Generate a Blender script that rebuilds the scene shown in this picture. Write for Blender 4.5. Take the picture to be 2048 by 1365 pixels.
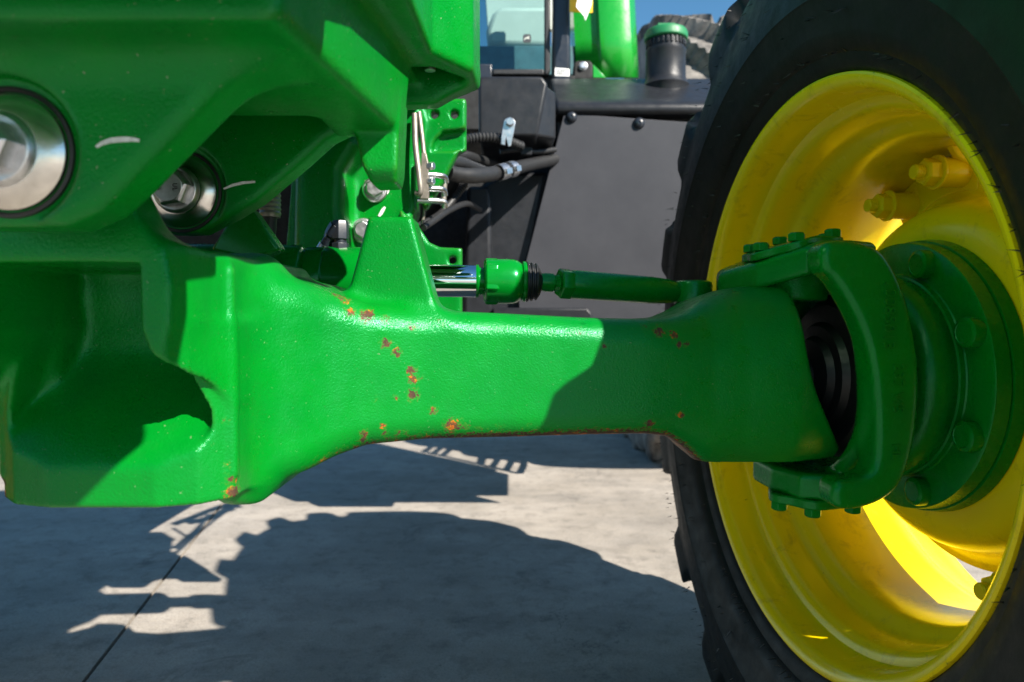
import bpy, math, random
import numpy as np
from mathutils import Vector, Matrix

random.seed(7); RNG = np.random.default_rng(7)
for _o in list(bpy.data.objects): bpy.data.objects.remove(_o)
SC = bpy.context.scene; COL = SC.collection
PI = math.pi
# ------------------------------------------------------------------ camera, sky, sun, exposure
CAM_H, PITCH, F = 0.7475, -0.04, 1365.3
cam_d = bpy.data.cameras.new('camera'); cam = bpy.data.objects.new('camera', cam_d); COL.objects.link(cam)
cam.location = (0, 0, CAM_H); cam.rotation_euler = (PI/2 + PITCH, 0, 0)
cam_d.lens = 24.0; cam_d.sensor_width = 36.0; cam_d.clip_start = 0.02; cam_d.clip_end = 2000
cam_d.dof.use_dof = True; cam_d.dof.focus_distance = 0.82; cam_d.dof.aperture_fstop = 5.6
SC.camera = cam
SUN_T = Vector((-0.985, 0.93, -1.0))                        # the way the sunlight travels
SUN_EL = math.atan(1/math.hypot(SUN_T.x, SUN_T.y)); SUN_AZ = math.atan2(-SUN_T.x, -SUN_T.y)
world = bpy.data.worlds.new('World'); SC.world = world; world.use_nodes = True
_n = world.node_tree.nodes; _bg = _n['Background']
_sky = _n.new('ShaderNodeTexSky'); _sky.sky_type = 'NISHITA'; _sky.sun_disc = False
_sky.sun_elevation = SUN_EL; _sky.sun_rotation = SUN_AZ
_sky.air_density = 1.0; _sky.dust_density = 0.15; _sky.ozone_density = 4.0
_hs = _n.new('ShaderNodeHueSaturation'); _hs.inputs['Saturation'].default_value = 1.15; _hs.inputs['Hue'].default_value = 0.488
world.node_tree.links.new(_sky.outputs[0], _hs.inputs['Color']); world.node_tree.links.new(_hs.outputs[0], _bg.inputs[0]); _bg.inputs[1].default_value = 0.067
sun_d = bpy.data.lights.new('sun', 'SUN'); sun = bpy.data.objects.new('sun', sun_d); COL.objects.link(sun)
sun.rotation_euler = SUN_T.to_track_quat('-Z', 'Y').to_euler(); sun.location = (6, -6, 8)
sun_d.energy = 5.0; sun_d.angle = math.radians(0.53); sun_d.color = (1.0, 0.93, 0.83)
SC.view_settings.view_transform = 'Standard'; SC.view_settings.look = 'None'
SC.view_settings.exposure = 1.3; SC.view_settings.gamma = 1.0; SC.view_settings.use_curve_mapping = False

def at(px, py, Y):
    """a point of the place measured in the photograph (2048 wide) at a real distance Y in front of the lens"""
    x = (px - 1024)/F; z = -(py - 682.5)/F
    c, s = math.cos(PITCH), math.sin(PITCH)
    d = (x, c - z*s, s + z*c); t = Y/d[1]
    return Vector((d[0]*t, Y, CAM_H + d[2]*t))

# ------------------------------------------------------------------ materials
def new_mat(name):
    m = bpy.data.materials.new(name); m.use_nodes = True
    return m, m.node_tree, m.node_tree.nodes['Principled BSDF']
def nd(nt, t, **kw):
    n = nt.nodes.new(t)
    for k, v in kw.items():
        if k in n.bl_rna.properties.keys(): setattr(n, k, v)
        else: n.inputs[k].default_value = v
    return n
def noise(nt, scale, detail=4, rough=.55, vec=None, dist=0.0):
    n = nd(nt, 'ShaderNodeTexNoise'); n.inputs['Scale'].default_value = scale; n.inputs['Detail'].default_value = detail
    n.inputs['Roughness'].default_value = rough; n.inputs['Distortion'].default_value = dist
    if vec: nt.links.new(vec, n.inputs['Vector'])
    return n.outputs['Fac']
def ramp(nt, fac, stops):
    r = nt.nodes.new('ShaderNodeValToRGB'); e = r.color_ramp.elements
    while len(e) < len(stops): e.new(.5)
    for i, (p, c) in enumerate(stops):
        e[i].position = p; e[i].color = (*c, 1) if isinstance(c, tuple) else (c, c, c, 1)
    nt.links.new(fac, r.inputs[0]); return r.outputs[0]
def mixc(nt, fac, a, b, mode='MIX'):
    m = nt.nodes.new('ShaderNodeMix'); m.data_type = 'RGBA'; m.blend_type = mode
    for sock, v in ((m.inputs[0], fac), (m.inputs[6], a), (m.inputs[7], b)):
        if isinstance(v, (int, float)): sock.default_value = v
        elif isinstance(v, tuple): sock.default_value = (*v, 1)
        else: nt.links.new(v, sock)
    return m.outputs[2]
def mth(nt, op, a, b=0.0, clamp=False):
    m = nt.nodes.new('ShaderNodeMath'); m.operation = op; m.use_clamp = clamp
    for s, v in ((m.inputs[0], a), (m.inputs[1], b)):
        if isinstance(v, (int, float)): s.default_value = v
        else: nt.links.new(v, s)
    return m.outputs[0]
def geopos(nt): return nt.nodes.new('ShaderNodeNewGeometry').outputs['Position']
def bump(nt, bsdf, layers, dist=.002):
    prev = None
    for h, st in layers:
        b = nt.nodes.new('ShaderNodeBump'); b.inputs['Strength'].default_value = st; b.inputs['Distance'].default_value = dist
        nt.links.new(h, b.inputs['Height'])
        if prev: nt.links.new(prev, b.inputs['Normal'])
        prev = b.outputs[0]
    nt.links.new(prev, bsdf.inputs['Normal'])
    if bsdf.inputs['Coat Weight'].default_value > 0: nt.links.new(prev, bsdf.inputs['Coat Normal'])

def wear(nt):
    n = nt.nodes.new('ShaderNodeNewGeometry'); n.name = 'edge_wear'; return n.outputs['Pointiness']
GREEN = (0.0002, 0.172, 0.010)
def green_paint(name, col=GREEN, rough=.33, cast=.5, rust=False, dirt=.25):
    m, nt, p = new_mat(name); g = geopos(nt)
    big = noise(nt, 9, 4, .6, g); fine = noise(nt, 430, 3, .6, g); mid = noise(nt, 150, 3, .5, g)
    c = mixc(nt, ramp(nt, big, [(.35, 0.0), (.7, 1.0)]), col, (col[0], col[1]*.82, col[2]*1.25))
    dust = ramp(nt, noise(nt, 34, 9, .75, g), [(.52, 0.0), (.72, 1.0)])
    c = mixc(nt, mth(nt, 'MULTIPLY', dust, dirt*.55), c, (.010, .125, .02))
    speck = ramp(nt, noise(nt, 330, 2, .5, g), [(.72, 0.0), (.76, 1.0)])
    c = mixc(nt, mth(nt, 'MULTIPLY', speck, dirt*1.1), c, (.22, .25, .17))
    pt_ = ramp(nt, nt.nodes['edge_wear'].outputs['Pointiness'] if 'edge_wear' in nt.nodes else wear(nt), [(.525, 0.0), (.60, 1.0)])
    c = mixc(nt, mth(nt, 'MULTIPLY', mth(nt, 'MULTIPLY', pt_, noise(nt, 55, 6, .75, g)), dirt*1.5, True), c, (.055, .15, .02))
    r = ramp(nt, noise(nt, 40, 6, .7, g), [(.3, rough*.62), (.72, min(1, rough*1.6))])
    if rust:
        a = nt.nodes.new('ShaderNodeAttribute'); a.attribute_name = 'rust'
        n1 = noise(nt, 210, 6, .66, g, .5); n2 = noise(nt, 900, 3, .7, g)
        n = mth(nt, 'ADD', n1, mth(nt, 'MULTIPLY', n2, .35))
        k = mth(nt, 'SUBTRACT', mth(nt, 'ADD', a.outputs['Fac'], n), 1.09)
        mask = mth(nt, 'MULTIPLY', k, 28, True)
        halo = mth(nt, 'MULTIPLY', mth(nt, 'ADD', k, .12), 5, True)
        c = mixc(nt, mth(nt, 'MULTIPLY', halo, .30), c, (.16, .17, .012))
        rc = ramp(nt, noise(nt, 60, 6, .7, g), [(.36, (.045, .018, .015)), (.52, (.075, .028, .018)), (.57, (.13, .042, .012)), (.61, (.42, .095, .003))])
        c = mixc(nt, mask, c, rc); r = mixc(nt, mask, r, (.85, .85, .85))
    nt.links.new(c, p.inputs['Base Color']); nt.links.new(r, p.inputs['Roughness'])
    p.inputs['Specular IOR Level'].default_value = .42; p.inputs['Specular Tint'].default_value = (.16, .85, .55, 1)
    p.inputs['Coat Weight'].default_value = .20; p.inputs['Coat Roughness'].default_value = .16; p.inputs['Coat IOR'].default_value = 1.45
    bump(nt, p, [(mid, cast*.22), (fine, cast*.85)], .0013)
    return m
def plain(name, col, rough=.5, metal=0.0, var=.15, scale=30, bmp=.1, bscale=400, coat=0.0, spec=.5):
    m, nt, p = new_mat(name); g = geopos(nt)
    n = noise(nt, scale, 6, .65, g)
    c = mixc(nt, ramp(nt, n, [(.3, 0.0), (.7, 1.0)]), tuple(v*(1-var) for v in col), tuple(min(1, v*(1+var)) for v in col))
    nt.links.new(c, p.inputs['Base Color']); p.inputs['Metallic'].default_value = metal
    nt.links.new(ramp(nt, noise(nt, scale*1.7, 5, .7, g), [(.3, rough*.8), (.7, min(1, rough*1.3))]), p.inputs['Roughness'])
    p.inputs['Coat Weight'].default_value = coat; p.inputs['Specular IOR Level'].default_value = spec
    if bmp: bump(nt, p, [(noise(nt, bscale, 3, .6, g), bmp)], .001)
    return m

M = {}
M['axle'] = green_paint('green_cast_paint_rusted', rough=.34, cast=.55, rust=True, dirt=.35)
M['cast'] = green_paint('green_cast_paint', rough=.32, cast=.6, dirt=.9)
M['knuckle'] = green_paint('green_knuckle_paint', rough=.25, cast=.3, dirt=.12)
M['green'] = green_paint('green_smooth_paint', rough=.27, cast=.07, dirt=.2)
M['sheet'] = plain('green_sheet_paint', (.006, .27, .02), .28, var=.04, bmp=0, coat=.3)
M['cap'] = plain('green_plastic', (.012, .16, .055), .45, var=.08)
M['zinc'] = plain('zinc_steel', (.58, .59, .61), .34, 1.0, .25, 70, .12, 600)
M['steel'] = plain('machined_steel', (.66, .63, .58), .20, 1.0, .2, 40, .05, 500)
M['chrome'] = plain('chrome_rod', (.80, .82, .85), .045, 1.0, .03, 20, 0)
M['pipe'] = plain('pipe_steel', (.25, .23, .20), .42, .6, .2, 60, .1)
M['plastic'] = plain('black_plastic', (.015, .0165, .020), .38, 0, .25, 25, .2, 900, spec=.32)
M['hose'] = plain('black_hose', (.013, .0135, .0145), .5, 0, .2, 60, .1)
M['dark'] = plain('black_iron', (.006, .0065, .007), .7, 0, .3, 30, .2)
M['seal'] = plain('seal_rubber', (.010, .011, .012), .45, 0, .3, 60, .1)
M['frame'] = plain('black_cab_paint', (.014, .018, .026), .32, 0, .15, 20, .05)
M['white'] = plain('white_card', (.82, .82, .80), .5, 0, .04, 30, 0)
M['tag'] = plain('yellow_card', (.82, .52, .01), .45, 0, .05, 30, 0)
M['mark'] = plain('white_paint_pen', (.60, .63, .62), .6, 0, .25, 300, .2)
M['ink'] = plain('dark_ink', (.03, .035, .04), .5, 0, .1, 30, 0)
M['liner'] = plain('cab_liner', (.55, .58, .52), .7, 0, .12, 3, 0)
def mk_panel():
    m, nt, p = new_mat('black_panel_sheet'); g = geopos(nt)
    c = mixc(nt, ramp(nt, noise(nt, 7, 8, .7, g), [(.35, 0.0), (.7, 1.0)]), (.033, .035, .042), (.044, .046, .054))
    sp = ramp(nt, noise(nt, 75, 2, .5, g), [(.76, 0.0), (.79, 1.0)])
    c = mixc(nt, sp, c, (.16, .155, .15))
    p.inputs['Specular IOR Level'].default_value = .22
    nt.links.new(c, p.inputs['Base Color']); p.inputs['Roughness'].default_value = .5
    bump(nt, p, [(noise(nt, 700, 2, .5, g), .3)], .0008); return m
M['panel'] = mk_panel()
def mk_yellow():
    m, nt, p = new_mat('yellow_wheel_paint'); g = geopos(nt)
    a = noise(nt, 6, 6, .65, g)
    c = mixc(nt, ramp(nt, a, [(.35, 0.0), (.7, 1.0)]), (.86, .62, .002), (.83, .63, .004))
    d = ramp(nt, noise(nt, 15, 10, .78, g, .6), [(.55, 0.0), (.74, 1.0)])
    c = mixc(nt, mth(nt, 'MULTIPLY', d, .6), c, (.24, .15, .03))
    d2 = ramp(nt, noise(nt, 70, 5, .7, g), [(.70, 0.0), (.75, 1.0)])
    c = mixc(nt, mth(nt, 'MULTIPLY', d2, .8), c, (.05, .035, .02))
    e = nt.nodes.new('ShaderNodeAttribute'); e.attribute_name = 'edge'          # tyre-black scuffs along the flange lip
    ek = mth(nt, 'SUBTRACT', mth(nt, 'ADD', e.outputs['Fac'], noise(nt, 120, 6, .75, g)), 1.18)
    c = mixc(nt, mth(nt, 'MULTIPLY', mth(nt, 'MULTIPLY', ek, 14, True), .85), c, (.03, .028, .02))
    nt.links.new(c, p.inputs['Base Color'])
    nt.links.new(ramp(nt, noise(nt, 22, 6, .7, g), [(.3, .14), (.75, .32)]), p.inputs['Roughness'])
    p.inputs['Specular Tint'].default_value = (1, .92, .3, 1)
    bump(nt, p, [(noise(nt, 130, 3, .6, g), .12)], .001); return m
M['yellow'] = mk_yellow()
def mk_rubber():
    m, nt, p = new_mat('tyre_rubber'); g = geopos(nt)
    c = mixc(nt, ramp(nt, noise(nt, 8, 8, .7, g), [(.4, 0.0), (.75, 1.0)]), (.0025, .003, .0028), (.011, .011, .0102))
    mp = nd(nt, 'ShaderNodeMapping'); mp.inputs['Scale'].default_value = (30, 30, 260); nt.links.new(g, mp.inputs[0])
    sc = ramp(nt, noise(nt, 1.0, 5, .7, mp.outputs[0]), [(.68, 0.0), (.78, 1.0)])
    c = mixc(nt, mth(nt, 'MULTIPLY', sc, .6), c, (.055, .056, .053))
    nt.links.new(c, p.inputs['Base Color'])
    nt.links.new(ramp(nt, noise(nt, 30, 6, .7, g), [(.3, .42), (.75, .7)]), p.inputs['Roughness'])
    p.inputs['Specular IOR Level'].default_value = .3
    bump(nt, p, [(noise(nt, 60, 6, .7, g), .18), (noise(nt, 500, 2, .6, g), .12)], .0015); return m
M['rubber'] = mk_rubber()
def mk_rear_rubber():
    m, nt, p = new_mat('dusty_rubber'); g = geopos(nt)
    c = mixc(nt, ramp(nt, noise(nt, 9, 8, .7, g), [(.38, 0.0), (.66, 1.0)]), (.05, .048, .046), (.24, .22, .20))
    nt.links.new(c, p.inputs['Base Color']); p.inputs['Roughness'].default_value = .8
    bump(nt, p, [(noise(nt, 60, 6, .7, g), .3)], .003); return m
M['dusty'] = mk_rear_rubber()
def mk_concrete():
    m, nt, p = new_mat('broom_finished_concrete'); g = geopos(nt)
    oi = nt.nodes.new('ShaderNodeObjectInfo')
    mp = nd(nt, 'ShaderNodeMapping'); mp.inputs['Scale'].default_value = (1.0, 2.2, 1.0); mp.inputs['Rotation'].default_value = (0, 0, .05)
    nt.links.new(g, mp.inputs[0])
    a = noise(nt, 1.5, 8, .68, g); b = noise(nt, 2.6, 8, .7, mp.outputs[0]); s = noise(nt, 13, 9, .78, g); f = noise(nt, 190, 5, .75, g)
    c = mixc(nt, ramp(nt, a, [(.36, 0.0), (.64, 1.0)]), (.300, .262, .215), (.45, .402, .348))
    c = mixc(nt, mth(nt, 'MULTIPLY', ramp(nt, b, [(.44, 0.0), (.62, 1.0)]), .5), c, (.20, .182, .160))
    c = mixc(nt, mth(nt, 'MULTIPLY', ramp(nt, s, [(.50, 0.0), (.66, 1.0)]), .65), c, (.135, .118, .098))
    c = mixc(nt, mth(nt, 'MULTIPLY', ramp(nt, f, [(.46, 0.0), (.66, 1.0)]), .5), c, (.10, .092, .082))
    lt = ramp(nt, noise(nt, 240, 3, .7, g), [(.60, 0.0), (.68, 1.0)])
    c = mixc(nt, mth(nt, 'MULTIPLY', lt, .4), c, (.42, .40, .36))
    st = ramp(nt, noise(nt, 4.2, 8, .74, g, .8), [(.58, 0.0), (.66, 1.0)])
    c = mixc(nt, mth(nt, 'MULTIPLY', st, .55), c, (.085, .076, .068))
    wv = nd(nt, 'ShaderNodeTexNoise'); wv.inputs['Scale'].default_value = 2.2; wv.inputs['Detail'].default_value = 9; wv.inputs['Roughness'].default_value = .6; nt.links.new(g, wv.inputs['Vector'])
    crk = mth(nt, 'ABSOLUTE', mth(nt, 'SUBTRACT', wv.outputs['Fac'], .5)); crk = ramp(nt, crk, [(.0, 1.0), (.0022, 0.0)])
    crk = mth(nt, 'MULTIPLY', crk, ramp(nt, noise(nt, .9, 3, .5, g), [(.52, 0.0), (.62, 1.0)]))
    c = mixc(nt, mth(nt, 'MULTIPLY', crk, .75), c, (.04, .037, .034))
    pit = ramp(nt, noise(nt, 70, 3, .6, g), [(.69, 0.0), (.73, 1.0)])
    c = mixc(nt, mth(nt, 'MULTIPLY', pit, .7), c, (.05, .045, .04))
    c = mixc(nt, mth(nt, 'MULTIPLY', oi.outputs['Random'], .14), c, (.19, .183, .175))
    nt.links.new(c, p.inputs['Base Color']); p.inputs['Roughness'].default_value = .82
    bump(nt, p, [(b, .15), (s, .3), (f, .5), (pit, .4)], .003); return m
M['concrete'] = mk_concrete()
def mk_glass():
    m, nt, p = new_mat('cab_window_glass'); out = nt.nodes['Material Output']; nt.nodes.remove(p)
    t = nt.nodes.new('ShaderNodeBsdfTransparent'); t.inputs[0].default_value = (.60, .74, .74, 1)
    gl = nt.nodes.new('ShaderNodeBsdfGlossy'); gl.inputs['Roughness'].default_value = .03; gl.inputs[0].default_value = (.85, .95, 1, 1)
    mx = nt.nodes.new('ShaderNodeMixShader'); lw = nt.nodes.new('ShaderNodeLayerWeight'); lw.inputs[0].default_value = .35
    nt.links.new(lw.outputs['Fresnel'], mx.inputs[0]); nt.links.new(t.outputs[0], mx.inputs[1]); nt.links.new(gl.outputs[0], mx.inputs[2])
    nt.links.new(mx.outputs[0], out.inputs[0]); return m
M['glass'] = mk_glass()

# ------------------------------------------------------------------ mesh helpers
WL = {}                                                        # world location of every object made
def link(name, mesh, mat, parent=None, loc=(0, 0, 0)):
    o = bpy.data.objects.new(name, mesh); COL.objects.link(o); loc = Vector(loc)
    if mat is not None and not mesh.materials: mesh.materials.append(mat)
    WL[o] = loc
    if parent is not None: o.parent = parent; o.location = loc - WL[parent]
    else: o.location = loc
    return o
def again(src, parent, loc):                                  # a copy sharing its mesh, with copies of its children
    c = src.copy(); COL.objects.link(c); WL[c] = Vector(loc); c.parent = parent; c.location = WL[c] - WL[parent]
    for ch in list(src.children):
        k = ch.copy(); COL.objects.link(k); k.parent = c; WL[k] = WL[c] + ch.location
    return c
class MB:
    def __init__(s): s.v = []; s.f = []
    def add(s, vs, fs):
        b = len(s.v); s.v += [Vector(v) for v in vs]; s.f += [[i+b for i in f] for f in fs]; return s
    def box(s, lo, hi, mx=None):
        x0, y0, z0 = lo; x1, y1, z1 = hi
        vs = [Vector(p) for p in ((x0,y0,z0),(x1,y0,z0),(x1,y1,z0),(x0,y1,z0),(x0,y0,z1),(x1,y0,z1),(x1,y1,z1),(x0,y1,z1))]
        if mx is not None: vs = [mx @ v for v in vs]
        return s.add(vs, [[0,3,2,1],[4,5,6,7],[0,1,5,4],[1,2,6,5],[2,3,7,6],[3,0,4,7]])
    def prism(s, poly, vec):                                   # poly: 3-D points of one face; vec: its thickness
        n = len(poly); P = [Vector(p) for p in poly]; vec = Vector(vec)
        nr = Vector((0, 0, 0))
        for i in range(n): nr += (P[i]-P[0]).cross(P[(i+1) % n]-P[0])
        if nr.dot(vec) > 0: P.reverse()
        return s.add(P + [p+vec for p in P], [list(range(n)), list(range(2*n-1, n-1, -1))] + [[(i+1) % n, i, n+i, n+(i+1) % n] for i in range(n)])
    def lathe(s, prof, n, mx, caps=True, a0=0.0):              # prof: (along axis, radius); local axis is +X
        vs = []; m = len(prof)
        for u, r in prof:
            for k in range(n):
                a = a0 + 2*PI*k/n; vs.append(mx @ Vector((u, r*math.cos(a), r*math.sin(a))))
        fs = [[i*n+k, i*n+(k+1) % n, (i+1)*n+(k+1) % n, (i+1)*n+k] for i in range(m-1) for k in range(n)]
        if caps: fs += [list(range(n))[::-1], [(m-1)*n+k for k in range(n)]]
        fs = [f[::-1] for f in fs]
        return s.add(vs, fs)
    def tube(s, pts, r, n=12, ridges=None, sub=8):
        P = [Vector(p) for p in pts]
        if len(P) > 2:
            Q = []; E = [P[0]*2-P[1]] + P + [P[-1]*2-P[-2]]
            for i in range(1, len(E)-2):
                for k in range(sub):
                    t = k/sub; a, b, c, d = E[i-1:i+3]
                    Q.append(.5*((2*b)+(c-a)*t+(2*a-5*b+4*c-d)*t*t+(3*b-a-3*c+d)*t**3))
            P = Q + [P[-1]]
        if ridges:                                             # corrugated: resample evenly, radius alternates
            L = [0]
            for a, b in zip(P, P[1:]): L.append(L[-1]+(b-a).length)
            m = max(4, int(L[-1]/ridges)*2); Q = []
            for k in range(m+1):
                d = L[-1]*k/m; i = max(j for j in range(len(L)) if L[j] <= d+1e-9); i = min(i, len(P)-2)
                Q.append(P[i].lerp(P[i+1], (d-L[i])/max(1e-9, L[i+1]-L[i])))
            P = Q
        nrm = None; vs = []
        for i, p in enumerate(P):
            t = (P[min(i+1, len(P)-1)]-P[max(i-1, 0)]).normalized()
            if nrm is None: nrm = t.orthogonal().normalized()
            nrm = (nrm - t*nrm.dot(t)).normalized(); bn = t.cross(nrm)
            rr = r*(1 if (i % 2 or not ridges) else .8)
            vs += [p + (nrm*math.cos(2*PI*k/n)+bn*math.sin(2*PI*k/n))*rr for k in range(n)]
        m = len(P)
        fs = [[i*n+k, i*n+(k+1) % n, (i+1)*n+(k+1) % n, (i+1)*n+k] for i in range(m-1) for k in range(n)]
        return s.add(vs, fs + [list(range(n))[::-1], [(m-1)*n+k for k in range(n)]])
    def mesh(s, name, smooth=True, origin=None):
        c = Vector(origin) if origin is not None else sum(s.v, Vector())/len(s.v)
        me = bpy.data.meshes.new(name); me.from_pydata([tuple(v-c) for v in s.v], [], s.f); me.update()
        if smooth:
            me.polygons.foreach_set('use_smooth', [True]*len(me.polygons)); me.set_sharp_from_angle(angle=math.radians(38))
        return me, c
    def build(s, name, mat, parent=None, smooth=True, bevel=0, seg=2, origin=None):
        me, c = s.mesh(name, smooth, origin); o = link(name, me, mat, parent, c)
        if bevel:
            b = o.modifiers.new('edge', 'BEVEL'); b.width = bevel; b.segments = seg; b.limit_method = 'ANGLE'; b.angle_limit = math.radians(32)
            b.harden_normals = False
            for p in me.polygons: p.use_smooth = True
        return o
def frame(origin, axis, up=(0, 0, 1)):                         # local +X along the axis
    a = Vector(axis).normalized(); u = Vector(up); u = (u-a*u.dot(a))
    u = (u if u.length > 1e-4 else a.orthogonal()).normalized(); s = u.cross(a)
    m = Matrix((a, s, u)).transposed().to_4x4(); m.translation = Vector(origin); return m
def hexhead(mb, mx, r, h, flange=0.0, fh=0.0, a0=PI/6):
    if flange: mb.lathe([(0, flange), (fh*.55, flange*.98), (fh, flange*.86)], 28, mx)
    mb.lathe([(fh-.0005, r), (h-.13*r, r), (h, r*.86)], 6, mx, a0=a0)
    mb.lathe([(h-.0004, r*.80), (h+.0008, r*.76)], 24, mx)
    return mb
def text_mesh(body, size, depth):
    cu = bpy.data.curves.new('lettering', 'FONT'); cu.body = body; cu.size = size; cu.extrude = depth; cu.align_x = 'CENTER'; cu.align_y = 'CENTER'
    cu.resolution_u = 2
    o = bpy.data.objects.new('lettering', cu); COL.objects.link(o); dg = bpy.context.evaluated_depsgraph_get()
    me = bpy.data.meshes.new_from_object(o.evaluated_get(dg)); bpy.data.objects.remove(o)
    return me

# ------------------------------------------------------------------ castings: signed distance fields -> surface nets
f4 = np.float32
def smin(a, b, k):
    h = np.clip(.5+.5*(b-a)/k, 0, 1); return b*(1-h)+a*h-k*h*(1-h)
def smax(a, b, k): return -smin(-a, -b, k)
def ext(d2, w, r):
    a = d2+r; b = w+r
    return np.minimum(np.maximum(a, b), 0)+np.sqrt(np.maximum(a, 0)**2+np.maximum(b, 0)**2)-r
def poly2(A, B, pts):
    d = None; s = None; n = len(pts)
    for i in range(n):
        ax, ay = pts[i]; bx, by = pts[i-1]; ex, ey = bx-ax, by-ay
        wx, wy = A-ax, B-ay; t = np.clip((wx*ex+wy*ey)/(ex*ex+ey*ey+1e-12), 0, 1)
        q = (wx-ex*t)**2+(wy-ey*t)**2; d = q if d is None else np.minimum(d, q)
        c1 = B >= ay; c2 = B < by; c3 = ex*wy > ey*wx
        fl = (c1 & c2 & c3) | (~c1 & ~c2 & ~c3)
        s = fl if s is None else s ^ fl
    d = np.sqrt(d); return np.where(s, -d, d).astype(f4)
def chaikin(p, k=2):
    for _ in range(k):
        q = []
        for i in range(len(p)):
            (ax, ay), (bx, by) = p[i], p[(i+1) % len(p)]; q += [(.75*ax+.25*bx, .75*ay+.25*by), (.25*ax+.75*bx, .25*ay+.75*by)]
        p = q
    return p
def slab(T, lo, hi): return np.abs(T-(lo+hi)/2)-(hi-lo)/2
def box3(X, Y, Z, lo, hi, r):
    a, b, c = slab(X, lo[0], hi[0])+r, slab(Y, lo[1], hi[1])+r, slab(Z, lo[2], hi[2])+r
    return np.minimum(np.maximum(a, np.maximum(b, c)), 0)+np.sqrt(np.maximum(a, 0)**2+np.maximum(b, 0)**2+np.maximum(c, 0)**2)-r
def rr2(A, B, ha, hb, r):
    a = np.abs(A)-ha+r; b = np.abs(B)-hb+r
    return np.minimum(np.maximum(a, b), 0)+np.sqrt(np.maximum(a, 0)**2+np.maximum(b, 0)**2)-r
def capsule(X, Y, Z, a, b, r):
    a = np.array(a); b = np.array(b); e = b-a
    t = np.clip(((X-a[0])*e[0]+(Y-a[1])*e[1]+(Z-a[2])*e[2])/(e@e), 0, 1)
    return np.sqrt((X-a[0]-e[0]*t)**2+(Y-a[1]-e[1]*t)**2+(Z-a[2]-e[2]*t)**2)-r
def grid(lo, hi, h):
    ax = [np.arange(lo[i], hi[i]+h, h).astype(f4) for i in range(3)]
    return ax[0][:, None, None], ax[1][None, :, None], ax[2][None, None, :]
def nets(Fd, lo, h):
    ins = Fd < 0
    cnt = sum(ins[dx:ins.shape[0]-1+dx, dy:ins.shape[1]-1+dy, dz:ins.shape[2]-1+dz].astype(np.int8) for dx in (0, 1) for dy in (0, 1) for dz in (0, 1))
    I, J, K = np.nonzero((cnt > 0) & (cnt < 8))
    ids = np.full(cnt.shape, -1, np.int32); ids[I, J, K] = np.arange(len(I))
    cor = [(a, b, c) for a in (0, 1) for b in (0, 1) for c in (0, 1)]
    val = [Fd[I+a, J+b, K+c] for a, b, c in cor]
    acc = np.zeros((len(I), 3)); num = np.zeros(len(I))
    for m in range(8):
        for n in range(m+1, 8):
            if sum(abs(cor[m][q]-cor[n][q]) for q in range(3)) != 1: continue
            va, vb = val[m], val[n]; x = (va < 0) != (vb < 0)
            t = np.where(x, va/np.where(x, va-vb, 1), 0)
            for q in range(3): acc[:, q] += np.where(x, cor[m][q]+t*(cor[n][q]-cor[m][q]), 0)
            num += x
    V = (np.stack([I, J, K], 1)+acc/num[:, None])*h+np.array(lo)
    Q = []
    for axn in range(3):
        sl0 = [slice(None)]*3; sl1 = [slice(None)]*3; sl0[axn] = slice(0, -1); sl1[axn] = slice(1, None)
        a, b = ins[tuple(sl0)], ins[tuple(sl1)]; E = np.argwhere(a != b)
        o1, o2 = (axn+1) % 3, (axn+2) % 3
        E = E[(E[:, o1] > 0) & (E[:, o2] > 0) & (E[:, o1] < cnt.shape[o1]) & (E[:, o2] < cnt.shape[o2])]
        inside = a[E[:, 0], E[:, 1], E[:, 2]]
        def cell(d1, d2):
            G = E.copy(); G[:, o1] -= d1; G[:, o2] -= d2; return ids[G[:, 0], G[:, 1], G[:, 2]]
        q = np.stack([cell(1, 1), cell(0, 1), cell(0, 0), cell(1, 0)], 1); q[~inside] = q[~inside][:, ::-1]
        Q.append(q)
    return V, np.concatenate(Q)
def cast_mesh(name, V, Q, mat, parent, attrs=None):
    c = V.mean(0); me = bpy.data.meshes.new(name)
    me.vertices.add(len(V)); me.vertices.foreach_set('co', (V-c).astype(f4).ravel())
    me.loops.add(Q.size); me.loops.foreach_set('vertex_index', Q.astype(np.int32).ravel())
    me.polygons.add(len(Q)); me.polygons.foreach_set('loop_start', np.arange(0, Q.size, 4, dtype=np.int32))
    me.polygons.foreach_set('use_smooth', np.ones(len(Q), bool)); me.update(calc_edges=True); me.validate()
    for k, v in (attrs or {}).items():
        a = me.attributes.new(k, 'FLOAT', 'POINT'); a.data.foreach_set('value', v.astype(f4))
    return link(name, me, mat, parent, c)
def mirrored(V, Q, xc, stretch=0.0):
    W = V.copy(); q_ = W[:, 0]-xc; t_ = np.clip((q_-.15)/.40, 0, 1); W[:, 0] = xc-q_*(1+.11*(stretch > 0)*np.clip(3-q_/.07, 0, 1))-stretch*t_*t_*(3-2*t_); return np.concatenate([V, W]), np.concatenate([Q, Q[:, ::-1]+len(V)])
def xz(px, py, Y): p = at(px, py, Y); return (p.x, p.z)

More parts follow.
